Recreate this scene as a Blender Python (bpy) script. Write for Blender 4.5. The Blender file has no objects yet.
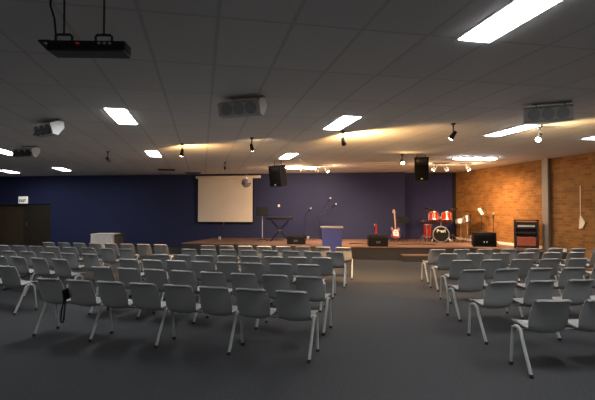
import bpy, bmesh, math, random
from mathutils import Vector, Matrix, Euler
random.seed(7)
C = bpy.context.scene.collection
R = math.radians
PI = math.pi

# ------------------------------------------------------------------ materials
def mat(name, col, rough=.5, metal=0., spec=.5, noise=0., nscale=20., bump=0., emit=None, estr=0., coat=0.):
    m = bpy.data.materials.new(name); m.use_nodes = True
    nt = m.node_tree; b = nt.nodes['Principled BSDF']
    b.inputs['Base Color'].default_value = (*col, 1)
    b.inputs['Roughness'].default_value = rough
    b.inputs['Metallic'].default_value = metal
    b.inputs['Specular IOR Level'].default_value = spec
    b.inputs['Coat Weight'].default_value = coat
    tc = nt.nodes.new('ShaderNodeTexCoord')
    nz = nt.nodes.new('ShaderNodeTexNoise'); nz.inputs['Scale'].default_value = nscale; nz.inputs['Detail'].default_value = 4
    nt.links.new(tc.outputs['Object'], nz.inputs['Vector'])
    rp = nt.nodes.new('ShaderNodeValToRGB')
    k = max(noise, .02)
    rp.color_ramp.elements[0].position = .3; rp.color_ramp.elements[1].position = .7
    rp.color_ramp.elements[0].color = (*[c*(1-k) for c in col], 1)
    rp.color_ramp.elements[1].color = (*[min(1, c*(1+k)) for c in col], 1)
    nt.links.new(nz.outputs['Fac'], rp.inputs['Fac'])
    nt.links.new(rp.outputs['Color'], b.inputs['Base Color'])
    if bump:
        bp = nt.nodes.new('ShaderNodeBump'); bp.inputs['Strength'].default_value = bump; bp.inputs['Distance'].default_value = .01
        nt.links.new(nz.outputs['Fac'], bp.inputs['Height']); nt.links.new(bp.outputs['Normal'], b.inputs['Normal'])
    if emit:
        b.inputs['Emission Color'].default_value = (*emit, 1); b.inputs['Emission Strength'].default_value = estr
    return m

def brick_mat():
    m = bpy.data.materials.new('brick'); m.use_nodes = True
    nt = m.node_tree; N = nt.nodes; L = nt.links; b = N['Principled BSDF']; b.inputs['Roughness'].default_value = .85
    b.inputs['Specular IOR Level'].default_value = .2
    tc = N.new('ShaderNodeTexCoord'); sp = N.new('ShaderNodeSeparateXYZ'); cb = N.new('ShaderNodeCombineXYZ')
    L.new(tc.outputs['Object'], sp.inputs[0]); L.new(sp.outputs['Y'], cb.inputs['X']); L.new(sp.outputs['Z'], cb.inputs['Y'])
    br = N.new('ShaderNodeTexBrick')
    br.inputs['Scale'].default_value = 1; br.inputs['Brick Width'].default_value = .24; br.inputs['Row Height'].default_value = .086
    br.inputs['Mortar Size'].default_value = .006; br.inputs['Mortar Smooth'].default_value = .3; br.inputs['Bias'].default_value = 0.
    br.inputs['Color1'].default_value = (.19, .082, .022, 1); br.inputs['Color2'].default_value = (.28, .13, .038, 1)
    br.inputs['Mortar'].default_value = (.23, .145, .068, 1)
    L.new(cb.outputs[0], br.inputs['Vector'])
    nz = N.new('ShaderNodeTexNoise'); nz.inputs['Scale'].default_value = 3.; nz.inputs['Detail'].default_value = 6
    L.new(cb.outputs[0], nz.inputs['Vector'])
    mx = N.new('ShaderNodeMix'); mx.data_type = 'RGBA'; mx.blend_type = 'OVERLAY'; mx.inputs[0].default_value = .35
    L.new(br.outputs['Color'], mx.inputs[6]); L.new(nz.outputs['Fac'], mx.inputs[7])
    L.new(mx.outputs[2], b.inputs['Base Color'])
    bp = N.new('ShaderNodeBump'); bp.inputs['Strength'].default_value = .6; bp.inputs['Distance'].default_value = .008; bp.invert = True
    L.new(br.outputs['Fac'], bp.inputs['Height']); L.new(bp.outputs['Normal'], b.inputs['Normal'])
    return m

def ceiling_mat():
    m = bpy.data.materials.new('ceiling_tile'); m.use_nodes = True
    nt = m.node_tree; N = nt.nodes; L = nt.links; b = N['Principled BSDF']; b.inputs['Roughness'].default_value = .9
    b.inputs['Specular IOR Level'].default_value = .15
    tc = N.new('ShaderNodeTexCoord'); mp = N.new('ShaderNodeMapping')
    mp.inputs['Location'].default_value = (-.12 + 60.0, 120.0, 0)
    L.new(tc.outputs['Object'], mp.inputs[0])
    br = N.new('ShaderNodeTexBrick'); br.offset = 0; br.squash = 1
    br.inputs['Scale'].default_value = 1; br.inputs['Brick Width'].default_value = .6; br.inputs['Row Height'].default_value = 1.2
    br.inputs['Mortar Size'].default_value = .024; br.inputs['Mortar Smooth'].default_value = .6; br.inputs['Bias'].default_value = 0.
    br.inputs['Color1'].default_value = (.82, .815, .81, 1); br.inputs['Color2'].default_value = (.87, .865, .86, 1)
    br.inputs['Mortar'].default_value = (.70, .695, .69, 1)  # T-bar lines darker: their shadow lines painted into the grid colour
    L.new(mp.outputs[0], br.inputs['Vector'])
    nz = N.new('ShaderNodeTexNoise'); nz.inputs['Scale'].default_value = 45; nz.inputs['Detail'].default_value = 3
    L.new(tc.outputs['Object'], nz.inputs['Vector'])
    mx = N.new('ShaderNodeMix'); mx.data_type = 'RGBA'; mx.blend_type = 'OVERLAY'; mx.inputs[0].default_value = .35
    L.new(br.outputs['Color'], mx.inputs[6]); L.new(nz.outputs['Fac'], mx.inputs[7])
    L.new(mx.outputs[2], b.inputs['Base Color'])
    return m

M = dict(
    carpet=mat('carpet', (.060, .062, .066), .95, spec=.1, noise=.3, nscale=70, bump=.15),
    stage_carpet_warmlit=mat('stage_carpet_warmlit', (.19, .118, .09), .95, spec=.1, noise=.25, nscale=60, bump=.3),  # brown tone carries the warm stage light in the carpet colour
    stage_front=mat('stage_front', (.05, .048, .048), .9, spec=.1, noise=.2, nscale=50),
    blue_wall=mat('blue_wall', (.023, .030, .088), .75, spec=.25, noise=.06, nscale=9),
    blue_dark=mat('blue_dark', (.024, .027, .10), .75, spec=.25, noise=.06, nscale=9),
    dull_wall=mat('dull_wall', (.30, .29, .28), .9, noise=.05),
    brick=brick_mat(), ceiling=ceiling_mat(),
    black_trim=mat('black_trim', (.012, .012, .016), .7),
    beige_steel=mat('beige_steel', (.22, .185, .15), .5, noise=.05),
    white_trim=mat('white_trim', (.75, .72, .66), .6),
    brown_door=mat('brown_door', (.075, .052, .032), .55, noise=.2, nscale=6),
    dark_door=mat('dark_door', (.035, .026, .018), .55, noise=.2, nscale=6),
    shell=mat('grey_plastic', (.295, .298, .295), .48, spec=.35, noise=.04, nscale=8),
    leg=mat('pale_grey_steel', (.42, .43, .42), .4, spec=.5, noise=.03),
    rubber=mat('black_rubber', (.015, .015, .015), .7),
    rail=mat('grey_steel', (.22, .22, .22), .45),
    black=mat('black_plastic', (.006, .006, .007), .7, spec=.2),
    black_cloth=mat('black_grille', (.004, .004, .0045), .9, spec=.1, noise=.4, nscale=120),
    black_metal=mat('black_metal', (.02, .02, .02), .35, metal=.4),
    dark_grey=mat('dark_grey', (.06, .06, .06), .5),
    chrome=mat('chrome', (.55, .54, .53), .3, metal=1.),
    silver=mat('silver_paint', (.55, .55, .55), .4, metal=.3),
    white_metal=mat('white_enamel', (.72, .72, .70), .4, noise=.03),
    cone=mat('grey_cone', (.36, .36, .355), .7),
    speaker_white=mat('speaker_enamel', (.56, .56, .54), .5),
    screen=mat('screen_fabric', (.66, .61, .54), .85, noise=.03, nscale=2),
    cloth=mat('white_cloth', (.78, .76, .74), .85, noise=.05, nscale=5),
    dark_cloth=mat('dark_table_side', (.07, .06, .06), .85),
    lectern_blue=mat('lectern_blue', (.010, .026, .20), .5, noise=.05),
    pale_laminate=mat('pale_laminate', (.30, .28, .26), .45),
    red_drum=mat('red_lacquer', (.30, .014, .009), .15, coat=.8, noise=.1),
    drum_head=mat('drum_head', (.75, .73, .70), .5),
    cymbal=mat('cymbal_bronze', (.62, .42, .16), .28, metal=1.),
    red_wood=mat('red_guitar', (.24, .028, .016), .2, coat=.6),
    neck_wood=mat('neck_wood', (.26, .13, .06), .4),
    pickguard=mat('white_pickguard', (.8, .78, .75), .3),
    red_grille=mat('red_brown_cloth', (.36, .085, .045), .8, noise=.25, nscale=40),
    dark_wood=mat('dark_wood', (.028, .012, .008), .4, noise=.3, nscale=8),
    paper=mat('white_paper', (.62, .62, .61), .8),
    cream=mat('cream_cloth', (.74, .62, .42), .8),
    mirror=mat('mirror_tiles', (.85, .85, .88), .06, metal=1.),
    vent=mat('vent_dark', (.05, .05, .048), .8),
    pale_metal=mat('pale_metal', (.62, .58, .52), .45),
    tube=mat('fluorescent_diffuser', (.9, .9, .9), .5, emit=(.97, .985, 1.), estr=27.),
    warm=mat('warm_bulb', (1., .8, .5), .4, emit=(1., .62, .26), estr=45.),
    warm_white=mat('halogen_bulb', (1., .85, .6), .4, emit=(1., .74, .42), estr=40.),
    coolbulb=mat('white_bulb', (1., 1., 1.), .4, emit=(.85, .92, 1.), estr=40.),
    exit_face=mat('sign_face', (.85, .82, .78), .5, emit=(1., .93, .86), estr=.32),
    exit_text=mat('sign_text', (.05, .035, .02), .6),
    red_led=mat('red_led', (.4, .02, .01), .4, emit=(1., .06, .02), estr=.06),
    label_grey=mat('label_grey', (.30, .30, .29), .5),
)

# ------------------------------------------------------------------ mesh helpers
def put(bm, geom_verts, loc=(0, 0, 0), rot=(0, 0, 0)):
    mt = Matrix.Translation(loc) @ Euler(rot).to_matrix().to_4x4()
    bmesh.ops.transform(bm, matrix=mt, verts=geom_verts)

def box(bm, size, loc=(0, 0, 0), rot=(0, 0, 0), bev=0.):
    r = bmesh.ops.create_cube(bm, size=1.); v = r['verts']
    bmesh.ops.scale(bm, vec=size, verts=v)
    if bev:
        es = list({e for x in v for e in x.link_edges})
        g = bmesh.ops.bevel(bm, geom=es, offset=bev, segments=2, affect='EDGES', profile=.5)
        v = list({x for f in g['faces'] for x in f.verts} | {x for x in v if x.is_valid})
    put(bm, v, loc, rot); return bm

def tube(bm, pts, r, seg=8, cap=True, radii=None):
    pts = [Vector(p) for p in pts]; rings = []
    up = None
    for i, p in enumerate(pts):
        a = pts[max(i-1, 0)]; b = pts[min(i+1, len(pts)-1)]
        d = (b-a).normalized()
        if up is None:
            ref = Vector((0, 0, 1)) if abs(d.z) < .9 else Vector((1, 0, 0))
            up = d.cross(ref).normalized()
        up = (up - d*up.dot(d)).normalized(); s = d.cross(up)
        rr = radii[i] if radii else r
        rings.append([bm.verts.new(p + (up*math.cos(2*PI*k/seg) + s*math.sin(2*PI*k/seg))*rr) for k in range(seg)])
    for a, b in zip(rings, rings[1:]):
        for k in range(seg):
            bm.faces.new((a[k], a[(k+1) % seg], b[(k+1) % seg], b[k]))
    if cap:
        bm.faces.new(rings[0][::-1]); bm.faces.new(rings[-1])
    return bm

def lathe(bm, prof, seg=20, loc=(0, 0, 0), rot=(0, 0, 0)):
    """prof: (r, z) pairs, revolved about z"""
    rings = []; allv = []
    for r, z in prof:
        if r < 1e-5:
            v = bm.verts.new((0, 0, z)); rings.append([v]); allv.append(v)
        else:
            g = [bm.verts.new((r*math.cos(2*PI*k/seg), r*math.sin(2*PI*k/seg), z)) for k in range(seg)]
            rings.append(g); allv += g
    for a, b in zip(rings, rings[1:]):
        for k in range(seg):
            k2 = (k+1) % seg
            if len(a) == 1 and len(b) == 1: continue
            if len(a) == 1: bm.faces.new((a[0], b[k], b[k2]))
            elif len(b) == 1: bm.faces.new((a[k], b[0], a[k2]))
            else: bm.faces.new((a[k], b[k], b[k2], a[k2]))
    if len(rings[0]) > 1: bm.faces.new(rings[0])
    if len(rings[-1]) > 1: bm.faces.new(rings[-1][::-1])
    put(bm, allv, loc, rot); return bm

def prism(bm, poly, depth, loc=(0, 0, 0), rot=(0, 0, 0)):
    """poly in xy, extruded along +z by depth"""
    a = [bm.verts.new((x, y, 0)) for x, y in poly]; b = [bm.verts.new((x, y, depth)) for x, y in poly]
    n = len(poly)
    bm.faces.new(a[::-1]); bm.faces.new(b)
    for k in range(n): bm.faces.new((a[k], a[(k+1) % n], b[(k+1) % n], b[k]))
    put(bm, a+b, loc, rot); return bm

def BM(): return bmesh.new()

def obj(name, bm, m, parent=None, smooth=True, angle=35, kind=None, label=None):
    bmesh.ops.recalc_face_normals(bm, faces=bm.faces[:])
    me = bpy.data.meshes.new(name); bm.to_mesh(me); bm.free()
    me.materials.append(M[m])
    if smooth:
        for p in me.polygons: p.use_smooth = True
        try: me.set_sharp_from_angle(angle=R(angle))
        except Exception: pass
    o = bpy.data.objects.new(name, me); C.objects.link(o)
    if parent: o.parent = parent
    if kind: o['kind'] = kind
    if label: o['label'] = label
    return o

def tag(o, label, cat, group=None):
    o['label'] = label; o['category'] = cat
    if group: o['group'] = group
    return o

def thing(name, label, cat, loc=(0, 0, 0), rz=0., group=None):
    o = bpy.data.objects.new(name, None); C.objects.link(o)
    o.empty_display_size = .1
    o.location = loc; o.rotation_euler = (0, 0, rz)
    return tag(o, label, cat, group)

def copy_part(src, parent):
    c = src.copy(); C.objects.link(c); c.parent = parent
    for ch in src.children:
        d = ch.copy(); C.objects.link(d); d.parent = c
    return c

def text_bm(s, size, depth=.002):
    cu = bpy.data.curves.new('lettering', 'FONT'); cu.body = s; cu.size = size; cu.extrude = depth; cu.offset = .006
    cu.align_x = 'CENTER'; cu.align_y = 'CENTER'
    to = bpy.data.objects.new('lettering', cu); C.objects.link(to)
    bpy.context.view_layer.update()
    me = bpy.data.meshes.new_from_object(to.evaluated_get(bpy.context.evaluated_depsgraph_get()))
    bm = bmesh.new(); bm.from_mesh(me)
    bpy.data.objects.remove(to); bpy.data.meshes.remove(me); bpy.data.curves.remove(cu)
    return bm

# ------------------------------------------------------------------ room
CEIL = 3.11; STG = .41
XL, XR = -13., 10.05; YB = -4.
def wy(x): return 16.88 + (7.95-x)*.358           # blue back wall
WA = math.atan(-.358)                             # its angle
def slab(name, poly, z0, z1, m):
    return obj(name, prism(BM(), poly, z1-z0, (0, 0, z0)), m, smooth=False, kind='structure')

room = [(XL-.2, YB-.2), (XR+.2, YB-.2), (XR+.2, 17.5), (7.9, 18.), (XL-.2, wy(XL)+1.0)]
slab('floor', room, -.1, 0, 'carpet')
slab('ceiling', room, CEIL, CEIL+.1, 'ceiling')
slab('wall_right', [(XR, YB), (XR+.2, YB), (XR+.2, 17.4), (XR, 17.4)], 0, CEIL, 'brick')
slab('wall_left', [(XL-.2, YB), (XL, YB), (XL, wy(XL)+.6), (XL-.2, wy(XL)+.6)], 0, CEIL, 'dull_wall')
slab('wall_rear', [(XL, YB-.2), (XR, YB-.2), (XR, YB), (XL, YB)], 0, CEIL, 'dull_wall')
# blue wall with a doorway cut out of it
DX0, DX1, DZ = -12.2, -6.58, 1.87
def wall_piece(bm, x0, x1, z0, z1, th=.3):
    n = Vector((.358, 1, 0)).normalized()*th
    prism(bm, [(x0, wy(x0)), (x1, wy(x1)), (x1+n.x, wy(x1)+n.y), (x0+n.x, wy(x0)+n.y)], z1-z0, (0, 0, z0))
bm = BM(); wall_piece(bm, DX1, 7.95, 0, CEIL); wall_piece(bm, DX0, DX1, DZ, CEIL); wall_piece(bm, XL, DX0, 0, CEIL)
obj('wall_back', bm, 'blue_wall', smooth=False, kind='structure')
slab('wall_back_recess', [(7.9, 17.22), (9.98, 16.68), (9.98, 16.98), (7.95, 17.5)], 0, CEIL, 'blue_dark')
bm = BM(); box(bm, (.09, .12, CEIL), (9.97, 16.65, CEIL/2)); box(bm, (.9, .06, .09), (9.55, 16.745, CEIL-.045), (0, 0, -.2537))
obj('trim_1', bm, 'black_trim', smooth=False, kind='structure')
# double door in the doorway
def door(name, x0, x1, m, off):
    bm = BM(); n = Vector((.358, 1, 0)).normalized()
    L = math.hypot(x1-x0, (x1-x0)*.358); cx = (x0+x1)/2; c = Vector((cx, wy(cx), 0)) + n*off
    root = obj(name, box(bm, (L-.02, .05, DZ-.02), (0, 0, 0)), m, smooth=False, kind='structure')
    root.location = (c.x, c.y, (DZ-.02)/2); root.rotation_euler = (0, 0, WA)
    h = BM(); box(h, (.05, .06, .16), (-L/2+.12, -.045, .02), bev=.008); obj('door_handle', h, 'dark_grey', root)
    p = BM(); box(p, (L-.4, .012, .7), (0, -.03, .42)); box(p, (L-.4, .012, .6), (0, -.03, -.42)); obj('door_panel', p, m, root, smooth=False)
door('door_1', DX0, -7.93, 'brown_door', .25)
door('door_2', -7.90, DX1, 'dark_door', .14)
# stage
SF = [(-.69, 16.80), (5.56, 13.66), (8.46, 12.98), (10.05, 10.9)]
back = [(10.05, 16.66), (7.95, 17.2), (7.95, 16.88), (.52, wy(.52))]
slab('floor_stage', SF + back, 0, STG-.03, 'stage_front')
o = slab('floor_stage_carpet', [(-.72, 16.83-.03), (5.55, 13.62), (8.45, 12.94), (10.05, 10.86)] + back, STG-.03, STG, 'stage_carpet_warmlit')
bm = BM(); box(bm, (.02, 5.7, .09), (10.035, 13.8, STG+.045)); obj('baseboard_right', bm, 'white_trim', smooth=False, kind='structure')
bm = BM(); box(bm, (1.5, .38, .17), (0, 0, .085)); r = obj('floor_step', bm, 'stage_front', smooth=False, kind='structure')
b2 = BM(); box(b2, (1.54, .42, .03), (0, 0, .185), bev=.005); obj('step_tread', b2, 'stage_carpet_warmlit', r)
r.location = (6.85, 13.02, 0); r.rotation_euler = (0, 0, R(-13))
# steel column on the brick wall
bm = BM(); box(bm, (.14, .05, CEIL), (-.07, 0, CEIL/2)); box(bm, (.02, .24, CEIL), (-.15, 0, CEIL/2)); 
o = obj('wall_right_column', bm, 'beige_steel', smooth=False, kind='structure'); o.location = (XR, 11.58, 0)

# ------------------------------------------------------------------ fluorescent ceiling lights
def fluoro(x, y, label, rz=0., L=1.2, W=.3, drop=.004):
    t = thing('ceiling_light', label, 'ceiling light', (x, y, CEIL), rz, 'fluorescent ceiling lights')
    b = BM(); box(b, (W+.05, L+.05, drop), (0, 0, -drop/2)); obj('light_body', b, 'white_metal', t, smooth=False)
    d = BM(); box(d, (W, L, .006 if drop < .01 else .03), (0, 0, -drop-(.003 if drop < .01 else .015))); obj('diffuser', d, 'tube', t, smooth=False)
fluoro(2.38, 3.02, 'white fluorescent ceiling panel, the biggest lit panel over the carpeted aisle')
fluoro(2.38, 7.6, 'white fluorescent ceiling panel beside the lamp with the orange ceiling glow')
fluoro(2.38, 12.55, 'small white fluorescent panel just before the hanging black speaker by the screen')
fluoro(-1.28, 7.8, 'bright fluorescent panel alone over the chairs between the two white ceiling speakers')
fluoro(-1.28, 12.8, 'small fluorescent panel next to the warm spotlight, in front of the blue wall')
fluoro(-5.05, 13.2, 'long fluorescent panel cut by the picture edge, beside a white ceiling speaker')
fluoro(-5.1, 18.3, 'small fluorescent panel close to the blue wall beyond the white ceiling speakers')
fluoro(-7.45, 19.9, 'fluorescent panel close to the blue wall above the exit sign')
fluoro(5.8, 7.65, 'narrow bright fluorescent panel beside the white-lit spotlight and the ceiling speaker')
fluoro(8.1, 7.6, 'fluorescent panel at the picture edge above the brick wall')
fluoro(7.72, 11.75, 'crosswise glaring fluorescent panel above the drum kit near the brick wall', PI/2, drop=.03)
for x, y, lb in [(-1.28, -1.6, 'unseen added fluorescent panel at the rear in line with the lone bright panel'),
                 (2.38, -1.6, 'unseen added fluorescent panel at the rear in line with the carpeted aisle'), (5.8, 2.9, 'unseen added fluorescent panel beside the brick wall chairs near the rear'),
                 (-5.05, 3.4, 'unseen added fluorescent panel over the doorway side near the rear'), (-5.05, 8.4, 'unseen added fluorescent panel over the chairs beside the doorway')]:
    fluoro(x, y, lb)  # unseen panels added in the visible spacing to light the chair backs
fluoro(3.35, 15.6, 'crosswise glaring fluorescent panel above the three warm stage bulbs', PI/2, drop=.03)

# ------------------------------------------------------------------ spotlights
def light(name, kind, loc, power, col, size=.05, target=None, angle=90, blend=.6, parent=None):
    l = bpy.data.lights.new(name, kind); l.energy = power; l.color = col
    if kind in ('POINT', 'SPOT'): l.shadow_soft_size = size
    if kind == 'SPOT': l.spot_size = R(angle); l.spot_blend = blend
    o = bpy.data.objects.new(name, l); C.objects.link(o); o.location = loc
    if target is not None:
        o.rotation_euler = (Vector(target)-Vector(loc)).to_track_quat('-Z', 'Y').to_euler()
    return o
WARM = (1., .55, .2)
def spot(x, y, label, target, power=0., spill=0., bulb='warm', col=WARM, s=1., angle=75, spill_to=None):
    t = thing('spotlight', label, 'spotlight', (x, y, CEIL), 0, 'ceiling spotlights')
    d = Vector((target[0]-x, target[1]-y, target[2]-(CEIL-.2))).normalized()
    p = Vector((0, 0, -.20))
    b = BM(); lathe(b, [(.05*s, 0), (.05*s, -.02), (.018*s, -.03), (.018*s, -.05)], 12); obj('mount', b, 'black_metal', t)
    b = BM(); tube(b, [(0, 0, -.04*s), (0, 0, -.10), p], .014*s, 6); obj('arm', b, 'black_metal', t)
    q = Vector((0, 0, -1)).rotation_difference(d).to_euler()
    b = BM(); lathe(b, [(0, .09*s), (.035*s, .085*s), (.042*s, .05*s), (.045*s, -.02*s), (.06*s, -.09*s), (.056*s, -.09*s), (.04*s, -.02*s)], 14, p, q); obj('can', b, 'black_metal', t)
    b = BM(); lathe(b, [(.03*s, -.03*s), (.053*s, -.08*s), (.045*s, -.105*s), (.02*s, -.118*s), (0, -.12*s)], 14, p, q); obj('bulb', b, bulb, t)
    e = Vector((x, y, CEIL)) + p + d*.17*s
    if power: light('spot_beam', 'SPOT', e, power, col, .04, target, angle)
    if spill:
        f = Vector(spill_to) - Vector((x, y)) if spill_to else Vector((d.x, d.y))
        light('spot_spill', 'SPOT', e, spill, col, .05, (e.x+f.x, e.y+f.y, e.z-.12*f.length), 168, .5)
spot(-.45, 10.7, 'black spotlight with warm bulb beside the small panel over the rows facing the screen', (-.9, 12.7, .2), 260, 75, s=.85, spill_to=(1.2, 12.6))
spot(1.02, 9.5, 'black spotlight hanging between the white ceiling speaker and the mirror ball', (1.9, 12.2, .2), 650, 3, 'warm_white', (1., .66, .36), s=.85, angle=56)
spot(2.66, 8.35, 'black spotlight casting an orange glow beside the fluorescent panel over the centre aisle', (5.0, 12.3, .0), 620, 200, s=.85, spill_to=(6.5, 10.6))
spot(4.31, 7.2, 'black spotlight hanging alone over the centre aisle, away from any panel', (3.6, 8.6, 1), 0, 1.0, 'warm_white', s=.85)
spot(5.97, 7.1, 'black spotlight with a white bulb at the end of the narrow panel', (4.9, 6.6, 1.7), 0, 55, 'coolbulb', (1., .66, .30), s=.85, spill_to=(9, 7.6))
spot(-2.39, 12.5, 'small unlit black spotlight on the dim ceiling towards the doorway', (-1.5, 11.5, 2.2), bulb='dark_grey', s=.85)
spot(5.34, 11.5, 'small glowing spotlight just before the hanging speaker above the stage step', (5.0, 9, 1.), 0, 7, s=.9)
spot(.72, 14.6, 'small pale spotlight above the top of the projection screen', (1, 13.5, 1.4), 0, 0, 'pale_metal', s=.85)
def bulb_on_track(name, label, pts, x0, x1, y0, y1, tgt, group_lamps, power):
    t = thing(name, label, 'track light', (0, 0, 0), 0, 'warm track lights above the stage')
    b = BM(); L = math.hypot(x1-x0, y1-y0); box(b, (L, .035, .03), ((x0+x1)/2, (y0+y1)/2, CEIL-.015), (0, 0, math.atan2(y1-y0, x1-x0))); obj('track', b, 'pale_metal', t, smooth=False)
    for i, (x, y) in enumerate(pts):
        p = Vector((x, y, CEIL-.13)); tg = Vector(tgt[i]); d = (tg-p).normalized(); q = Vector((0, 0, -1)).rotation_difference(d).to_euler()
        b = BM(); tube(b, [(x, y, CEIL-.03), p], .02, 6)
        lathe(b, [(0, .06), (.045, .05), (.05, 0), (.07, -.09), (.066, -.09), (.045, 0)], 14, p, q); h = obj('lamp_head', b, 'white_metal', t)
        b = BM(); lathe(b, [(.04, -.03), (.064, -.085), (.05, -.11), (0, -.125)], 14, p, q); obj('bulb', b, 'warm_white', h)
        e = p + d*.17
        light('track_beam', 'SPOT', e, power[i], (1., .60, .30), .05, tg, 110, 1.)
        light('track_spill', 'POINT', e, 10., (1., .62, .30), .05)
bulb_on_track('track_light', 'pale track with three warm bulbs under the crosswise panel before the blue stage wall', [(3.42, 15.15), (3.85, 15.0), (4.15, 14.9)], 3.2, 4.35, 15.23, 14.83,
              [(1.2, 18.7, 1.7), (4.2, 17.6, 1.2), (5.9, 15.4, .4)], 3, (130, 400, 300))
bulb_on_track('track_light', 'track with three warm bulbs above the drum kit beside the hanging black speaker', [(7.45, 13.55), (7.8, 13.5), (8.45, 13.3)], 7.3, 8.6, 13.6, 13.27,
              [(6.2, 15.2, .5), (10.05, 14.9, .8), (10.05, 13.0, .9)], 3, (120, 310, 290))
# long thin batten
t = thing('ceiling_batten', 'thin pale metal batten fixed flat to the ceiling above the guitar', 'ceiling fitting', (5.58, 13.5, CEIL), R(-26))
b = BM(); box(b, (1.2, .09, .05), (0, 0, -.025), bev=.01); obj('batten_body', b, 'pale_metal', t)
b = BM(); tube(b, [(-.56, 0, -.075), (.56, 0, -.075)], .017, 8); obj('tube_lamp', b, 'white_trim', t)
t = thing('ceiling_track', 'short pale empty track slanting away from the bright crosswise panel', 'ceiling fitting', (3.25, 14.0, CEIL), R(62))
b = BM(); box(b, (1.5, .05, .03), (0, 0, -.015)); obj('track', b, 'white_trim', t, smooth=False)
b = BM(); box(b, (.12, .06, .03), (.68, 0, -.045)); obj('track_feed', b, 'white_trim', t, smooth=False)
# air vents
for (x, y, lb) in [(-1.3, 17.6, 'small dark square ceiling vent standing off the blue wall'), (-.35, 18.9, 'small dark ceiling vent tight to the blue wall near the screen')]:
    t = thing('ceiling_vent', lb, 'vent', (x, y, CEIL), 0, 'ceiling vents')
    b = BM(); box(b, (.62, .42, .02), (0, 0, -.01)); obj('vent_frame', b, 'vent', t, smooth=False)
    for k in range(4):
        b = BM(); box(b, (.52, .05, .01), (0, -.14+.093*k, -.025), (.5, 0, 0)); obj('vent_slat', b, 'dark_grey', t, smooth=False)

# ------------------------------------------------------------------ white three-cone ceiling speakers
def tri(x, y, rz, label, grille, L=.6, drop=.015, tilt=22):
    t = thing('ceiling_speaker', label, 'speaker', (x, y, CEIL), rz, 'white ceiling speakers')
    # profile in (y,z): front (towards -y) slopes down
    prof = [(-.02, .10), (-.13, .05), (-.08, -.11), (.0, -.125), (.10, .0), (.09, .10)]
    zc = -.13-drop
    b = BM(); prism(b, prof, L, (-L/2, 0, zc), (PI/2, 0, PI/2)); obj('cabinet', b, 'speaker_white', t, smooth=False)
    a = math.atan2(.05, .16)
    ny = Vector((0, -.16, -.05)).normalized()
    c = Vector((0, -.105, zc-.03)) + ny*.003
    if grille == 'dark_grey':
        b = BM(); box(b, (L*.96, .004, .15), c - ny*.001, (a*-1, 0, 0)); obj('shaded_grille', b, 'dark_grey', t, smooth=False)  # dark grille plate, with the shadowed front put into its colour
    for k in (-1, 0, 1):
        b = BM(); lathe(b, [(.082, 0), (.082, .008), (.07, .012), (.03, .004), (0, .008)], 24, c + Vector((k*.178, 0, 0)), Vector((0, 0, 1)).rotation_difference(ny).to_euler())
        g = obj('speaker_cone', b, grille, t)
    for s in (-1, 1):
        b = BM(); prism(b, [(y_*1.04, z_*1.04) for y_, z_ in prof], .012, (s*L/2-(0 if s > 0 else .012), 0, zc), (PI/2, 0, PI/2)); obj('end_cap', b, 'white_metal', t, smooth=False)
    b = BM(); box(b, (.5, .06, .012), (.05, .04, -.006))
    tube(b, [(-.14, .04, 0), (-.14, .04, zc+.09)], .012, 6); tube(b, [(.22, .04, 0), (.22, .04, zc+.09)], .012, 6)
    obj('bracket', b, 'label_grey', t, smooth=False)
tri(.53, 6.1, R(-33), 'white three-cone ceiling speaker over the rows facing the screen, cones turned to the rear', 'cone')
tri(4.80, 5.55, R(-36), 'white three-cone ceiling speaker over the chairs beside the brick wall', 'cone')
tri(-2.55, 8.4, R(-48), 'white-ended ceiling speaker with shadowed dark front, beside the lone bright fluorescent panel', 'dark_grey')
tri(-4.1, 11.9, R(-30), 'faint grey ceiling speaker, the one between two fluorescent panels near the doorway', 'dark_grey')

# ------------------------------------------------------------------ black hanging lamp bar close to the camera
t = thing('hanging_light_bar', 'black rectangular light fixture hung on rods from the dim ceiling', 'light fixture', (-.735, 3.02, 2.585), R(-10))
b = BM()
box(b, (.47, .12, .055), (.05, 0, .012), bev=.006)
obj('housing', b, 'black', t)
b = BM(); tube(b, [(-.17, -.05, .036), (-.235, -.05, .036), (-.235, .05, .036), (-.17, .05, .036)], .008, 6); tube(b, [(-.235, -.05, .036), (-.18, -.05, -.02)], .007, 6); tube(b, [(-.235, .05, .036), (-.18, .05, -.02)], .007, 6); obj('side_frame', b, 'black_metal', t)
b = BM(); box(b, (.46, .13, .012), (.05, 0, -.022)); obj('bottom_plate', b, 'black_metal', t, smooth=False)
for x in (-.11, .135):
    b = BM(); tube(b, [(x-.05, 0, .045), (x-.05, 0, .085), (x-.04, 0, .095), (x+.04, 0, .095), (x+.05, 0, .085), (x+.05, 0, .045)], .008, 6); br = obj('bracket', b, 'black_metal', t)
    b = BM(); tube(b, [(x, 0, .095), (x, 0, CEIL-2.585)], .006, 6); obj('rod', b, 'black_metal', br)
b = BM(); tube(b, [(-.165, 0, .03), (-.165, .01, .10), (-.175, .01, .2), (-.20, .01, .28), (-.20, .02, .40), (-.21, .02, CEIL-2.585)], .006, 6); obj('power_cable', b, 'black', t)
b = BM(); box(b, (.02, .006, .010), (0, -.063, .02)); obj('indicator_lamp', b, 'red_led', t, smooth=False)
for k in range(3):
    b = BM(); box(b, (.016, .006, .012), (.13+.032*k, -.063, .022)); obj('socket', b, 'label_grey', t, smooth=False)

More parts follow.
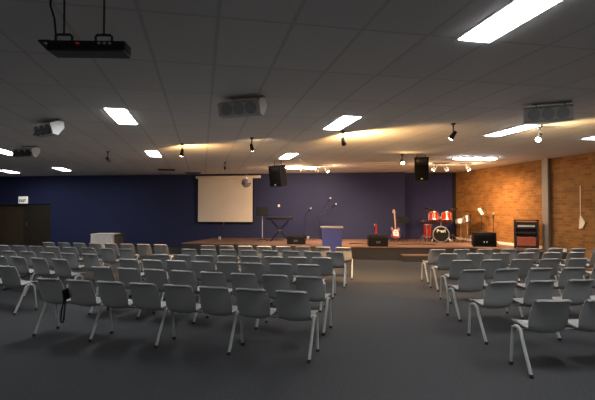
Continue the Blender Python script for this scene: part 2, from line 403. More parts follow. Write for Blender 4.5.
# ------------------------------------------------------------------ mirror ball
t = thing('mirror_ball', 'small mirrored disco ball hanging before the projection screen', 'disco ball', (1.53, 16.1, 2.55))
b = BM(); bmesh.ops.create_uvsphere(b, u_segments=20, v_segments=12, radius=.165); obj('ball', b, 'mirror', t, smooth=False)
b = BM(); lathe(b, [(.04, .16), (.04, .185), (.012, .19), (.012, .22)], 10); obj('cap', b, 'chrome', t)
b = BM(); tube(b, [(0, 0, .2), (0, 0, CEIL-2.55)], .006, 6); obj('hanging_wire', b, 'label_grey', t)

# ------------------------------------------------------------------ projection screen on the blue wall
n = Vector((-.358, -1, 0)).normalized()
sx0, sx1 = -.13, 2.11
sc = Vector(((sx0+sx1)/2, wy((sx0+sx1)/2), 0)) + n*.10
SW = (sx1-sx0)/math.cos(WA)
t = thing('projection_screen', 'pale rectangular projection screen pulled down on the blue wall', 'projection screen', (sc.x, sc.y, 1.07), WA)
b = BM(); box(b, (SW, .006, 1.84), (0, 0, .94)); obj('screen_sheet', b, 'screen', t, smooth=False)
b = BM(); box(b, (SW+.42, .10, .11), (.12, 0, 1.90), bev=.015); obj('housing', b, 'pale_metal', t)
b = BM(); box(b, (SW+.03, .03, .045), (0, 0, .0), bev=.01); obj('bottom_bar', b, 'black', t)
for s in (-1, 1):
    b = BM(); box(b, (.045, .009, 1.84), (s*(SW/2+.015), 0, .94)); obj('side_border', b, 'black', t, smooth=False)
b = BM(); tube(b, [(-.05, -.02, .02), (-.05, -.03, -.10)], .006, 6); obj('pull_cord', b, 'white_trim', t)
# small things on the blue wall
def on_wall(x, z, off=0.): 
    v = Vector((x, wy(x), z)) + n*off; return v
t = thing('wall_socket', 'small white wall plate on the blue wall above the keyboard', 'wall plate', on_wall(3.13, 1.77, .012), WA)
b = BM(); box(b, (.08, .02, .10), bev=.005); obj('cover_plate', b, 'white_trim', t)
b = BM(); box(b, (.04, .012, .05), (0, -.014, 0), bev=.003); obj('switch', b, 'paper', t)
t = thing('exit_sign', 'small lit white sign reading EXIT above the brown double door', 'sign', on_wall(-7.83, 2.04, .05), WA)
b = BM(); box(b, (.42, .08, .31), bev=.01); obj('sign_case', b, 'exit_face', t)
b = text_bm('EXIT', .17, .004); put(b, b.verts[:], (0, -.045, -.045), (PI/2, 0, 0)); obj('sign_text', b, 'exit_text', t, smooth=False)

# ------------------------------------------------------------------ hanging black loudspeakers
def hang(x, y, z, rz, tilt, w, h, d, label):
    t = thing('hanging_loudspeaker', label, 'loudspeaker', (x, y, z), rz, 'black loudspeakers hung from the ceiling')
    poly = [(-w/2, -d/2), (w/2, -d/2), (w/2*.9, d/2), (-w/2*.9, d/2)]
    rot = (R(tilt), 0, 0)
    b = BM(); prism(b, poly, h, (0, 0, -h/2)); put(b, b.verts[:], (0, 0, 0), rot); obj('cabinet', b, 'black', t, smooth=False)
    b = BM(); box(b, (w*.92, .02, h*.62), (0, -d/2-.008, -h*.14), bev=.006); put(b, b.verts[:], (0, 0, 0), rot); obj('grille', b, 'black_cloth', t)
    b = BM(); box(b, (w*.7, .02, h*.2), (0, -d/2-.008, h*.34), bev=.008); put(b, b.verts[:], (0, 0, 0), rot); obj('horn', b, 'black_metal', t)
    b = BM(); box(b, (.05, .006, .03), (0, -d/2-.02, -h*.40)); put(b, b.verts[:], (0, 0, 0), rot); obj('badge', b, 'silver', t, smooth=False)
    for s in (-1, 1):
        b = BM(); tube(b, [(s*w*.3, 0, h*.4), (s*w*.3, 0, CEIL-z)], .012, 6); obj('hanger', b, 'black_metal', t)
hang(2.31, 13.9, 2.65, R(-42), 10, .42, .64, .36, 'black hanging loudspeaker beside the projection screen, turned towards the aisle')
hang(5.95, 11.6, 2.72, R(-22), 4, .38, .66, .34, 'black hanging loudspeaker above the stage step near the drum kit')

# ------------------------------------------------------------------ white table by the wall
t = thing('cloth_table', 'table under a white cloth by the blue wall behind the doorway-side rows', 'table', (-3.33, 17.2, 0), R(-14))
b = BM(); box(b, (.78, .7, .03), (0, 0, .735)); obj('tabletop', b, 'white_trim', t, smooth=False)
b = BM()
rng = []
N_ = 40; ring0 = []; ring1 = []
for k in range(N_):
    a = 2*PI*k/N_; cx, sy = math.cos(a), math.sin(a)
    p = max(abs(cx)/.39, abs(sy)/.36); x, y = cx/p, sy/p
    ring0.append(b.verts.new((x*.99, y*.99, .758)))
    f = 1.08 + .025*math.sin(k*2.4)
    ring1.append(b.verts.new((x*f, y*f*1.02, .12)))
b.faces.new(ring0)
for k in range(N_): b.faces.new((ring0[k], ring0[(k+1) % N_], ring1[(k+1) % N_], ring1[k]))
obj('tablecloth', b, 'cloth', t)
for sx in (-.33, .33):
    for sy in (-.28, .28):
        b = BM(); tube(b, [(sx, sy, 0), (sx, sy, .72)], .02, 8); obj('leg', b, 'black_metal', t)
t = thing('table_side_box', 'dark side of the white-clothed table, built as a separate box', 'box', (-2.85, 17.05, 0), R(-14))  # added box stands in for the table's own dark side
b = BM(); box(b, (.11, .5, .70), (0, 0, .35), bev=.01); obj('box_body', b, 'dark_cloth', t)
b = BM(); box(b, (.12, .52, .04), (0, 0, .72), bev=.008); obj('side_cap', b, 'dark_wood', t)

# ------------------------------------------------------------------ lectern
t = thing('lectern', 'blue box lectern with pale top standing before the stage', 'lectern', (3.88, 13.35, 0), R(-14))
b = BM(); prism(b, [(-.29, -.2), (.29, -.2), (.29, .2), (-.29, .2)], 1.02, (0, 0, .03)); obj('body', b, 'lectern_blue', t, smooth=False)
b = BM(); box(b, (.62, .44, .04), (0, 0, .02)); obj('plinth', b, 'black', t, smooth=False)
b = BM(); box(b, (.68, .48, .03), (0, 0, 1.07), (.04, 0, 0), bev=.006); obj('top', b, 'pale_laminate', t)
b = BM(); box(b, (.66, .02, .02), (0, -.235, 1.07)); obj('book_ledge', b, 'pale_laminate', t, smooth=False)

# ------------------------------------------------------------------ stage equipment
def wedge(x, y, rz, w, h, d, label):
    t = thing('floor_monitor', label, 'loudspeaker', (x, y, STG), rz, 'black wedge monitors along the stage')
    prof = [(-d/2, 0), (d/2, 0), (d/2, h*.35), (d*.12, h), (-d*.36, h), (-d/2, h*.8)]
    b = BM(); prism(b, prof, w, (-w/2, 0, 0), (PI/2, 0, PI/2)); obj('cabinet', b, 'black', t, smooth=False)
    a = math.atan2(h*.65, d*.38)
    b = BM(); box(b, (w*.9, .02, math.hypot(h*.65, d*.38)*.88), (0, d*.31+.008, h*.675+.006), (PI/2-a, 0, 0)); obj('grille', b, 'black_cloth', t, smooth=False)
    for s in (-1, 1):
        b = BM(); box(b, (.01, .12, .05), (s*(w/2+.004), -.05, h*.5), bev=.003); obj('handle', b, 'dark_grey', t)
    b = BM(); box(b, (.14, .012, .07), (0, -d/2-.004, h*.4)); obj('jack_plate', b, 'dark_grey', t, smooth=False)
wedge(3.22, 15.45, R(-20), .6, .31, .42, 'black wedge monitor on the stage beside the lectern and mic stands')
wedge(5.62, 14.0, R(-14), .62, .36, .42, 'black wedge monitor at the stage edge before the guitar')

def tripod(bm, z0=.0, r=.22, h=.16, rot=0.):
    for k in range(3):
        a = rot + 2*PI*k/3; tube(bm, [(0, 0, z0+h), (r*math.cos(a), r*math.sin(a), z0+.012)], .012, 6)

def music_stand(x, y, rz, label, h, pole, paper=False, w=.5, dh=.34, tilt=25):
    t = thing('music_stand', label, 'music stand', (x, y, STG), rz, 'music stands on the stage')
    b = BM(); tripod(b, rot=.5); obj('tripod_base', b, 'black_metal', t)
    b = BM(); tube(b, [(0, 0, .1), (0, 0, h)], .014, 8); obj('pole', b, pole, t)
    b = BM(); box(b, (w, .012, dh), (0, -.02, h+.08), (R(-tilt), 0, 0)); box(b, (w, .06, .012), (0, -.09, h-.08)); obj('desk', b, 'black', t, smooth=False)
    if paper:
        p = BM(); box(p, (.26, .004, .34), (0, -.035, h+.10), (R(-tilt), 0, R(0))); tag_ = obj('sheet', p, 'paper', t, smooth=False)
    return t
music_stand(2.20, 16.75, R(-12), 'black music stand with silver pole beside the keyboard and screen', 1.05, 'silver', w=.46, dh=.34)
music_stand(7.33, 15.75, R(-20), 'black music stand with broad desk beside the red guitar', .74, 'black', w=.42, dh=.22)
# wire stand holding paper, near brick
t = thing('music_stand', 'thin wire music stand holding a pale sheet before the brick wall', 'music stand', (9.66, 14.35, STG), R(-30), 'music stands on the stage')
b = BM(); tripod(b, rot=.2); obj('tripod_base', b, 'black_metal', t)
b = BM(); tube(b, [(0, 0, .1), (0, 0, 1.05)], .011, 8); obj('pole', b, 'black_metal', t)
b = BM(); tube(b, [(-.16, -.03, .98), (-.10, .08, 1.28), (.14, .08, 1.2), (.18, -.03, .95), (-.16, -.03, .98)], .009, 6); obj('desk', b, 'black_metal', t)
b = BM(); box(b, (.10, .006, .26), (-.02, 0, 1.13), (R(-20), R(-28), 0)); obj('sheet', b, 'paper', t, smooth=False)

# keyboard on an X stand
t = thing('keyboard_stand', 'black crossed stand carrying the keyboard by the blue wall', 'keyboard stand', (2.90, 17.0, STG), R(-16))
for s, nm in ((-1, 'crossed_leg'), (1, 'crossed_leg')):
    b = BM()
    for yy in (-.13, .13): tube(b, [(-.34*s, yy, .02), (.34*s, yy, .80)], .018, 6)
    tube(b, [(-.34*s, -.2, .02), (-.34*s, .2, .02)], .018, 6); tube(b, [(.34*s, -.2, .80), (.34*s, .2, .80)], .018, 6)
    obj(nm, b, 'black', t)
b = BM(); lathe(b, [(.04, -.16), (.04, .16)], 10, (0, 0, .41), (PI/2, 0, 0)); obj('pivot', b, 'dark_grey', t)
t = thing('keyboard', 'slim black electronic keyboard lying on the crossed stand', 'keyboard', (2.90, 17.0, STG+.82), R(-16))
b = BM(); box(b, (1.0, .32, .085), (0, 0, .043), bev=.01); obj('case', b, 'black', t)
b = BM(); box(b, (.88, .14, .02), (0, -.08, .09)); obj('white_keys', b, 'dark_grey', t, smooth=False)
b = BM(); 
for k in range(20): box(b, (.018, .09, .015), (-.42+.044*k, -.055, .105))
obj('black_keys', b, 'black', t, smooth=False)

# microphones
def mic_stand(x, y, rz, label, h, boom=None):
    t = thing('microphone_stand', label, 'microphone stand', (x, y, STG), rz, 'microphone stands on the stage')
    b = BM(); tripod(b, rot=.9, r=.26, h=.2); obj('tripod_base', b, 'black_metal', t)
    b = BM(); tube(b, [(0, 0, .15), (0, 0, h)], .012, 8); obj('pole', b, 'black_metal', t)
    def mic(par, p, d):
        q = Vector((0, 0, 1)).rotation_difference(Vector(d).normalized()).to_euler()
        m_ = BM(); lathe(m_, [(.012, -.16), (.02, 0), (.022, .0)], 10, p, q); m1 = obj('microphone', m_, 'black', par)
        m_ = BM(); lathe(m_, [(.022, 0), (.034, .03), (.03, .06), (0, .075)], 12, p, q); obj('microphone_grille', m_, 'silver', m1)
    for (a, c) in (boom or []):
        b = BM(); tube(b, [a, c], .011, 6); bo = obj('boom_arm', b, 'black_metal', t); mic(t, c, Vector(c)-Vector(a))
    if not boom: mic(t, (0, 0, h+.1), (0, -.4, 1))
mic_stand(3.98, 17.5, R(-14), 'black microphone stand with a silver-headed mic held over short boom', .95, [((-.02, 0, .93), (.22, -.05, 1.22))])
mic_stand(4.55, 17.35, R(-14), 'tall black microphone stand with a long slanting boom behind the lectern', 1.0, [((-.22, 0, .72), (.40, -.1, 1.62)), ((.02, -.05, .98), (.62, .1, 1.4))])
mic_stand(9.78, 13.85, R(-20), 'slim microphone stand behind the big black amplifier, before the brick wall', .92, None)

# guitars
def guitar(x, y, rz, label, body, s=1., standname='guitar_stand', slabel=''):
    g = thing('electric_guitar', label, 'guitar', (x, y, STG+.12), rz, 'guitars on the stage')
    lean = R(-14)
    outline = [(0, 0), (.10, .005), (.165, .06), (.175, .13), (.13, .19), (.12, .25), (.155, .31), (.165, .38), (.13, .42), (.085, .40), (.06, .345),
               (-.05, .345), (-.09, .40), (-.145, .44), (-.165, .40), (-.14, .32), (-.12, .25), (-.135, .19), (-.18, .13), (-.165, .06), (-.10, .005)]
    def P(bm): put(bm, bm.verts[:], (0, 0, 0), (lean, 0, 0)); return bm
    b = BM(); prism(b, [(px*s, pz*s) for px, pz in outline], .045, (0, .022, 0), (PI/2, 0, 0)); obj('body', P(b), body, g, smooth=False)
    b = BM(); prism(b, [(-.09*s, .10*s), (.10*s, .08*s), (.11*s, .2*s), (.08*s, .33*s), (-.06*s, .33*s), (-.10*s, .22*s)], .006, (0, -.024, 0), (PI/2, 0, 0)); pg = obj('pickguard', P(b), 'pickguard', g, smooth=False)
    for k in range(2):
        b = BM(); box(b, (.07, .008, .02), (0, -.034, (.19+.07*k)*s)); obj('pickup', P(b), 'black', pg, smooth=False)
    b = BM(); prism(b, [(-.028, .33*s), (.028, .33*s), (.022, .93*s), (-.022, .93*s)], .025, (0, -.005, 0), (PI/2, 0, 0)); obj('neck', P(b), 'neck_wood', g, smooth=False)
    b = BM(); prism(b, [(-.022, .93*s), (.022, .93*s), (.045, .98*s), (.03, 1.1*s), (-.03, 1.12*s), (-.045, .97*s)], .018, (0, .0, 0), (PI/2, 0, 0)); hd = obj('headstock', P(b), 'neck_wood', g, smooth=False)
    b = BM()
    for k in range(6): box(b, (.02, .012, .012), (-.055, 0, (.985+.02*k)*s))
    obj('tuning_pegs', P(b), 'chrome', hd, smooth=False)
    st = thing('guitar_stand', slabel, 'guitar stand', (x, y, STG), rz, 'guitar stands')
    b = BM(); tube(b, [(0, .26, .60), (0, .24, .3), (-.22, -.10, .012)], .012, 6); tube(b, [(0, .24, .3), (.22, -.10, .012)], .012, 6); tube(b, [(0, .26, .6), (0, .36, .012)], .012, 6); obj('frame', b, 'black_metal', st)
    for sg in (-1, 1):
        b = BM(); tube(b, [(sg*.09, .12, .11), (sg*.09, -.06, .10), (sg*.09, -.08, .13)], .012, 6); tube(b, [(0, .24, .3), (sg*.09, .12, .11)], .01, 6); obj('cradle_arm', b, 'rubber', st)
guitar(7.05, 15.75, R(-10), 'red electric guitar with white pickguard standing beside the music stand', 'red_wood', 1., slabel='black stand holding the guitar with the white pickguard')
guitar(6.38, 16.0, R(-16), 'slim dark guitar with red neck half hidden behind the wedge monitor', 'dark_wood', .50, slabel='black stand hidden behind the wedge monitor at the stage edge')
for o in bpy.data.objects:
    if o.name.startswith('pickguard') and o.parent and 'half hidden' in o.parent['label']:
        o.data.materials[0] = M['black']
    if o.name.startswith(('neck', 'headstock')) and o.parent and 'half hidden' in o.parent['label']:
        o.data = o.data.copy(); o.data.materials[0] = M['red_drum']; o['label'] = 'red neck'

# amplifier, cabinet
t = thing('amplifier', 'big black amplifier box at the stage edge beside the drum kit', 'amplifier', (8.93, 13.15, STG), R(-26))
b = BM(); box(b, (.70, .42, .44), (0, 0, .24), bev=.02); obj('cabinet', b, 'black', t)
b = BM(); box(b, (.62, .015, .33), (0, -.212, .22), bev=.005); obj('grille', b, 'black_cloth', t)
for k in (-1, 1):
    b = BM(); box(b, (.03, .012, .05), (.02+.04*k, -.224, .16)); obj('latch', b, 'silver', t, smooth=False)
for sx in (-1, 1):
    for sy in (-1, 1):
        b = BM(); lathe(b, [(.025, 0), (.025, .02)], 10, (sx*.3, sy*.16, 0)); obj('foot', b, 'rubber', t)
b = BM(); tube(b, [(-.1, 0, .455), (-.09, 0, .485), (.09, 0, .485), (.1, 0, .455)], .012, 6); obj('carry_handle', b, 'dark_grey', t)

t = thing('organ_cabinet', 'dark wooden cabinet with red cloth panel against the brick wall', 'cabinet', (9.56, 11.98, STG), R(-36))
b = BM()
for s in (-1, 1): box(b, (.05, .42, .84), (s*.305, 0, .42+.02))
box(b, (.56, .38, .34), (0, .02, .22)); box(b, (.56, .36, .2), (0, .03, .72)); box(b, (.56, .06, .3), (0, .17, .52))
obj('body', b, 'dark_wood', t, smooth=False)
b = BM(); box(b, (.68, .46, .035), (0, 0, .875), bev=.008); obj('top', b, 'dark_wood', t)
b = BM(); box(b, (.50, .02, .26), (0, -.185, .25)); obj('cloth_panel', b, 'red_grille', t, smooth=False)
b = BM(); box(b, (.46, .02, .05), (0, -.16, .70)); obj('name_strip', b, 'pale_metal', t, smooth=False)
b = BM(); box(b, (.56, .2, .04), (0, -.06, .49)); obj('shelf', b, 'dark_wood', t, smooth=False)
for sx in (-1, 1):
    b = BM(); lathe(b, [(.03, 0), (.03, .03)], 10, (sx*.26, -.12, 0)); obj('castor', b, 'black', t)

# cups
for (x, y, lb) in [(.70, 18.3, 'small white cup on the stage below the projection screen'), (4.16, 17.72, 'small white cup on the stage at the foot of the mic stand')]:
    t = thing('cup', lb, 'cup', (x, y, STG), 0, 'white cups on the stage')
    b = BM(); lathe(b, [(.04, 0), (.055, .12), (.05, .12), (.035, .01)], 16); obj('cup_body', b, 'paper', t)
# cable on the stage
b = BM(); pts = [(5.0, 15.0, STG+.012)]
for k in range(1, 26): pts.append((5.0+.11*k, 15.0+.12*math.sin(k*.7)-.03*k, STG+.012))
tube(b, pts, .012, 6); tag(obj('cable', b, 'black'), 'black cable snaking over the stage before the guitar', 'cable')

# ------------------------------------------------------------------ drum kit
DX, DY = 8.56, 15.18; DR = R(-28)
def dpos(x, y, z=0.):
    c, s = math.cos(DR), math.sin(DR); return (DX + c*x - s*y, DY + s*x + c*y, STG+z)
def drum_bm(r, h, loc, rot): return lathe(BM(), [(0, 0), (r, 0), (r, h), (0, h)], 28, loc, rot)
def ring_bm(bm, r, w, z, loc, rot): return lathe(bm, [(r, z), (r+.012, z), (r+.012, z+w), (r, z+w)], 28, loc, rot)
def drum(par, r, h, loc, rot, shell='red_drum', nl=6):
    sh = obj('drum_shell', drum_bm(r, h, loc, rot), shell, par)
    b = BM(); ring_bm(b, r, .03, h-.02, loc, rot); ring_bm(b, r, .03, -.01, loc, rot); obj('hoop', b, 'chrome', par)
    b = BM(); lathe(b, [(r*.98, h), (r*.98, h+.004), (0, h+.006)], 28, loc, rot); obj('drum_head', b, 'drum_head', par)
    mt = Matrix.Translation(loc) @ Euler(rot).to_matrix().to_4x4()
    for k in range(nl):
        a = 2*PI*k/nl+.3; p0 = mt @ Vector(((r+.012)*math.cos(a), (r+.012)*math.sin(a), .02)); p1 = mt @ Vector(((r+.012)*math.cos(a), (r+.012)*math.sin(a), h-.01))
        b = BM(); tube(b, [p0, p1], .011, 6); obj('tension_rod', b, 'chrome', par)
    return sh
t = thing('bass_drum', 'bass drum with black lettered head and two red toms on top', 'drum', dpos(0, 0), DR)
b = BM(); lathe(b, [(.27, -.2), (.27, .2)], 32, (0, 0, .30), (PI/2, 0, 0)); obj('drum_shell', b, 'red_drum', t)
b = BM(); lathe(b, [(0, 0), (.262, 0), (.262, .008), (0, .012)], 32, (0, -.2, .30), (PI/2, 0, 0)); hd = obj('drum_head', b, 'black', t, label='black front head')
b = text_bm('Pearl', .15, .002); put(b, b.verts[:], (0, -.216, .42), (PI/2, 0, 0)); obj('lettering', b, 'paper', hd, smooth=False)
for yy in (-.2, .2):
    b = BM(); lathe(b, [(.262, -.022), (.287, -.022), (.287, .022), (.262, .022), (.262, -.022)], 32, (0, yy, .30), (PI/2, 0, 0)); obj('hoop', b, 'chrome', t)
for k in range(8):
    a = 2*PI*k/8+.2; b = BM(); box(b, (.03, .06, .02), (.29*math.cos(a), -.2, .30+.29*math.sin(a)), (0, -a, 0)); obj('claw', b, 'chrome', t, smooth=False)
for s in (-1, 1):
    b = BM(); tube(b, [(s*.24, -.1, .2), (s*.36, -.16, .012)], .014, 6); obj('spur', b, 'chrome', t)
b = BM(); tube(b, [(0, 0, .56), (0, .04, .92)], .016, 8); tube(b, [(-.2, .04, .92), (.2, .04, .92)], .014, 8); obj('tom_mount', b, 'chrome', t)
for s in (-1, 1):
    tm = bpy.data.objects.new('tom', None); C.objects.link(tm); tm.parent = t; tm.location = (s*.225-.02, -.04, .90); tm.rotation_euler = (R(-24), 0, 0)
    drum(tm, .185, .30, (0, 0, -.15), (0, 0, 0))
def dthing(name, label, x, y, group=None): return thing(name, label, 'drum' if 'drum' in name or 'tom' in name else 'cymbal stand', dpos(x, y), DR, group)
t = dthing('floor_tom', 'red floor tom on chrome legs on the guitar side of the bass drum', -.47, .16)
drum(t, .15, .46, (0, 0, .18), (0, 0, 0))
for k in range(3):
    a = 2*PI*k/3+.4; b = BM(); tube(b, [(.17*math.cos(a), .17*math.sin(a), .5), (.19*math.cos(a), .19*math.sin(a), .012)], .012, 6); obj('leg', b, 'chrome', t)
t = dthing('snare_drum', 'chrome snare drum on a stand on the brick-wall side of the kit', .68, -.12)
drum(t, .165, .14, (0, 0, .70), (R(-8), 0, 0), 'chrome')
b = BM(); tripod(b, r=.24, h=.25, rot=.3); tube(b, [(0, 0, .2), (0, 0, .72)], .016, 8); obj('stand', b, 'chrome', t)
t = dthing('tom_drum', 'small chrome tom on a stand at the brick-wall end of the kit', .94, .36)
drum(t, .14, .2, (0, 0, .74), (R(-14), 0, R(-10)), 'chrome')
b = BM(); tripod(b, r=.24, h=.25, rot=.7); tube(b, [(0, 0, .2), (0, .05, .82)], .016, 8); obj('stand', b, 'chrome', t)
def cymbal(label, x, y, h, r, rot=(0, 0, 0), hat=False):
    t = thing('cymbal_stand', label, 'cymbal stand', dpos(x, y), DR, 'cymbals of the drum kit')
    b = BM(); tripod(b, r=.26, h=.28, rot=.4*h); obj('tripod_base', b, 'chrome', t)
    b = BM(); tube(b, [(0, 0, .2), (0, 0, h)], .012, 8); obj('pole', b, 'black_metal', t)
    prof = [(0, .03), (.035, .028), (.05, .012), (r, -.012), (r, -.016), (.05, .008), (0, .02)]
    b = BM(); lathe(b, prof, 28, (0, 0, h), rot); obj('cymbal', b, 'cymbal', t)
    if hat:
        b = BM(); lathe(b, [(p, -z) for p, z in prof], 28, (0, 0, h-.04), rot); obj('cymbal', b, 'cymbal', t)
        b = BM(); box(b, (.08, .25, .02), (0, -.1, .04), (R(10), 0, 0)); obj('pedal', b, 'chrome', t, smooth=False)
cymbal('cymbal on a tall stand on the guitar side of the drum kit', -.40, .55, 1.22, .2, (R(14), R(10), 0))
cymbal('low hi-hat pair on a stand at the guitar end of the drum kit', -.62, -.28, .80, .16, (0, 0, 0), True)
cymbal('cymbal tilted behind the snare towards the brick wall', .42, .52, 1.2, .2, (R(14), R(-16), 0))
cymbal('tallest cymbal stand of the kit, beside the brick wall', 1.0, -.12, 1.14, .2, (R(12), R(6), 0))
t = thing('drum_stool', 'round black drum stool behind the bass drum', 'stool', dpos(.0, .78), DR)
b = BM(); lathe(b, [(0, .44), (.16, .44), (.17, .47), (.15, .52), (0, .525)], 20); obj('seat', b, 'black', t)
b = BM(); tripod(b, r=.22, h=.24); tube(b, [(0, 0, .2), (0, 0, .45)], .018, 8); obj('stand', b, 'chrome', t)

# pennant on the brick wall
t = thing('pennant', 'cream triangular pennant hanging on a cord on the brick wall', 'pennant', (XR-.03, 10.42, 1.1))
b = BM(); prism(b, [(-.06, -.02), (.05, 0), (.14, .16), (.10, .22), (-.02, .37)], .02, (.0, 0, 0), (PI/2, 0, -PI/2)); obj('flag', b, 'cream', t, smooth=False)
b = BM(); tube(b, [(0, .02, .36), (0, .02, 1.15)], .012, 6); obj('cord', b, 'cream', t)

# ------------------------------------------------------------------ chairs
def shell_bm():
    prof = [(.172, .395), (.188, .412), (.186, .432), (.165, .440), (.11, .434), (.05, .422), (-.03, .408), (-.09, .398), (-.140, .397), (-.172, .412), (-.192, .442), (-.206, .49),
            (-.220, .55), (-.236, .60), (-.252, .65), (-.268, .695), (-.278, .722), (-.288, .736), (-.303, .742), (-.320, .738), (-.327, .726)]
    wid = [.33, .355, .365, .375, .385, .388, .382, .368, .352, .358, .374, .384, .384, .375, .364, .353, .346, .342, .339, .337, .335]
    nu = 12; b = BM(); rows = []
    for i, ((y, z), w) in enumerate(zip(prof, wid)):
        v = i/(len(prof)-1); row = []
        isb = min(1, max(0, (i-7)/4)); lip = i >= 17
        for k in range(nu+1):
            u = -1+2*k/nu
            e = u*u; e4 = e*e
            yy = y + isb*.036*e; zz = z + (1-isb)*.020*e4 + (.026*e4 if 5 <= i <= 10 else 0)
            if i >= 15: zz -= .012*max(0, abs(u)-.78)/.22*((i-14)/6)**.5
            if i <= 3: yy -= .02*max(0, abs(u)-.7)/.3
            row.append(b.verts.new((u*w/2, yy, zz)))
        rows.append(row)
    for a, c in zip(rows, rows[1:]):
        for k in range(nu): b.faces.new((a[k], a[k+1], c[k+1], c[k]))
    bmesh.ops.recalc_face_normals(b, faces=b.faces[:])
    bmesh.ops.solidify(b, geom=b.faces[:], thickness=.011)
    return b
def frame_pts():
    p = [(0, .105, .012), (0, .085, .2), (0, .065, .35)]
    for k in range(1, 8):
        a = PI*k/8; p.append((0, -.02+.085*math.cos(a), .352+.072*math.sin(a)))
    return p + [(0, -.108, .34), (0, -.19, .18), (0, -.278, .012)]
def make_chair(pitch):
    t = bpy.data.objects.new('chair', None); C.objects.link(t); t.empty_display_size = .1
    obj('seat_shell', shell_bm(), 'shell', t, angle=60)
    b = BM(); tube(b, [(-pitch/2+.004, -.06, .398), (pitch/2-.004, -.06, .398)], .014, 8); tube(b, [(-pitch/2+.004, .06, .402), (pitch/2-.004, .06, .402)], .012, 8); obj('support_rail', b, 'rail', t)
    f = obj('leg_frame', tube(BM(), frame_pts(), .0165, 10), 'leg', t)
    b = BM(); lathe(b, [(.02, 0), (.021, .03), (.0165, .034)], 10, (0, .105, 0)); obj('foot_cap', b, 'rubber', f)
    b = BM(); lathe(b, [(.02, 0), (.021, .03), (.0165, .034)], 10, (0, -.278, 0)); obj('foot_cap', b, 'rubber', f)
    return t
protos = {}
def proto(pitch):
    return make_chair(pitch)
ORD = ['first', 'second', 'third', 'fourth', 'fifth', 'sixth', 'seventh', 'eighth']
def place_row(pr, pitch, x0, y0, x1, y1, n, legs, labels, group, jit=1.2):
    """chair backs' top centres run from (x0,y0) to (x1,y1); legs maps a chair to the sides (-1, 1) where it has a leg frame"""
    ang = math.atan2(y1-y0, x1-x0)
    f = Vector((-math.sin(ang), math.cos(ang)))
    par = {c.name.split('.')[0]: c for c in pr.children}
    for i in range(n):
        s = i/(n-1) if n > 1 else 0
        c = pr.copy(); C.objects.link(c)
        cx, cy = x0+(x1-x0)*s, y0+(y1-y0)*s
        c.location = (cx + f.x*.30, cy + f.y*.30, 0)
        c.rotation_euler = (0, 0, ang + R(random.uniform(-jit, jit)))
        tag(c, labels[i], 'chair', group)
        copy_part(par['seat_shell'], c); copy_part(par['support_rail'], c)
        for sd in legs(i):
            g = copy_part(par['leg_frame'], c); g.location = (sd*(pitch/2-.022), 0, 0)
def legs_left(i):   # frames at every second seat joint
    return {0: [-1], 1: [1], 3: [1], 5: [1], 7: [1]}.get(i, [])
ROWN = ['back', 'fifth', 'fourth', 'third', 'second', 'front']
pL = proto(.44)
rowsL = [(-1.86, 6.20, .95, 4.71), (-1.46, 7.30, 1.37, 5.68), (-1.24, 8.36, 1.66, 6.93), (-.76, 9.12, 2.14, 7.90), (-.26, 10.22, 2.68, 8.92), (.17, 11.2, 3.20, 9.98)]
for r, (x0, y0, x1, y1) in enumerate(rowsL):
    lab = ['grey chair %s from the centre aisle in the %s row, block facing the screen' % ('' + ORD[7-i], ROWN[r]) for i in range(8)]
    place_row(pL, .44, x0-.035, y0, x1-.035, y1, 8, legs_left, lab, 'linked chairs facing the screen')
pO = pL
rowsO = [  # end chair first counted from the side aisle; given from far end to aisle end
    (-5.45, 9.75, -2.42, 8.05, 'fifth'), (-5.6, 10.6, -2.50, 8.72, 'fourth'), (-5.35, 11.35, -2.17, 9.50, 'third'), (-4.75, 12.25, -1.66, 10.55, 'second'), (-3.98, 13.10, -1.02, 11.70, 'front')]
rowsO[0] = (-5.62, 9.31, -2.95, 7.72, 'back')
rowsO[1] = (-5.50, 10.62, -2.46, 8.62, 'fourth')
for r, (x0, y0, x1, y1, rn) in enumerate(rowsO):
    lab = ['grey chair %s from the side aisle in the %s row, block beside the doorway' % (ORD[7-i], rn) for i in range(8)]
    place_row(pO, .44, x0, y0, x1, y1, 8, legs_left, lab, 'linked chairs beside the doorway')
pR = proto(.49)
rowsR = [(3.28, 3.72, .50, -9, 3, 'back'), (3.52, 4.80, .53, -3, 4, 'fifth'), (3.83, 5.85, .53, -3.5, 5, 'fourth'), (4.36, 7.0, .545, -4.5, 6, 'third'), (4.75, 8.1, .545, -5.2, 7, 'second'), (5.01, 9.0, .54, -7, 8, 'front')]
def legs_right(i): return {0: [-1], 1: [1], 3: [1], 5: [1], 7: [1]}.get(i, [])
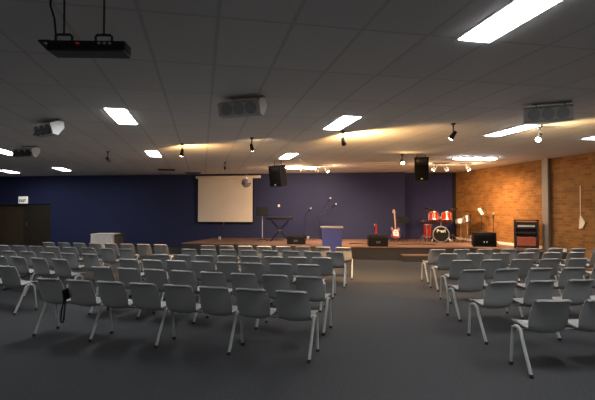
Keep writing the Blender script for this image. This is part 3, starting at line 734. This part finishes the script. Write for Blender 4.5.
for (x0, y0, p, a, nn, rn) in rowsR:
    lab = ['grey chair %s from the centre aisle in the %s row, block beside the brick wall' % (ORD[i], rn) for i in range(nn)]
    d = (nn-1)*p
    place_row(pR, .49, x0, y0, x0+d*math.cos(R(a)), y0+d*math.sin(R(a)), nn, legs_right, lab, 'linked chairs beside the brick wall')
for pr in (pL, pR):
    for ch in list(pr.children):
        for g in list(ch.children): bpy.data.objects.remove(g)
        bpy.data.objects.remove(ch)
    bpy.data.objects.remove(pr)

# black strap bag hooked on the back row
t = thing('strap_bag', 'black bag with a dangling strap loop hooked between two back-row chairs', 'bag', (-1.66, 6.15, 0), R(-29))
b = BM(); box(b, (.035, .10, .14), (0, .02, .54), (.2, 0, 0), bev=.012); obj('bag_body', b, 'black', t)
b = BM(); tube(b, [(-.012, 0, .48), (-.022, -.03, .35), (-.024, -.04, .24), (-.012, -.045, .205), (.012, -.045, .205), (.024, -.04, .24), (.022, -.03, .35), (.012, 0, .48)], .010, 6); obj('strap', b, 'black', t)
t = thing('paper_sheet', 'white folded paper tucked between two back-row chairs by the black bag', 'paper', (-1.64, 6.27, .60), R(-29))
b = BM(); box(b, (.03, .07, .11), (0, 0, 0), (.35, .3, 0)); obj('folded_sheet', b, 'paper', t, smooth=False)

# ------------------------------------------------------------------ light in the room
w = bpy.data.worlds.new('World'); bpy.context.scene.world = w; w.use_nodes = True
w.node_tree.nodes['Background'].inputs[0].default_value = (.03, .035, .045, 1); w.node_tree.nodes['Background'].inputs[1].default_value = .3

# ------------------------------------------------------------------ camera
cam = bpy.data.cameras.new('camera'); co = bpy.data.objects.new('camera', cam); C.objects.link(co)
cam.sensor_width = 36; cam.lens = 454/595*36; cam.clip_end = 100
co.location = (0, 0, 1.59); co.rotation_euler = (R(90+1.26), 0, R(-11.9))
S = bpy.context.scene; S.camera = co
S.view_settings.view_transform = 'Standard'; S.view_settings.look = 'None'; S.view_settings.gamma = 1
S.view_settings.use_curve_mapping = False; S.view_settings.exposure = .55
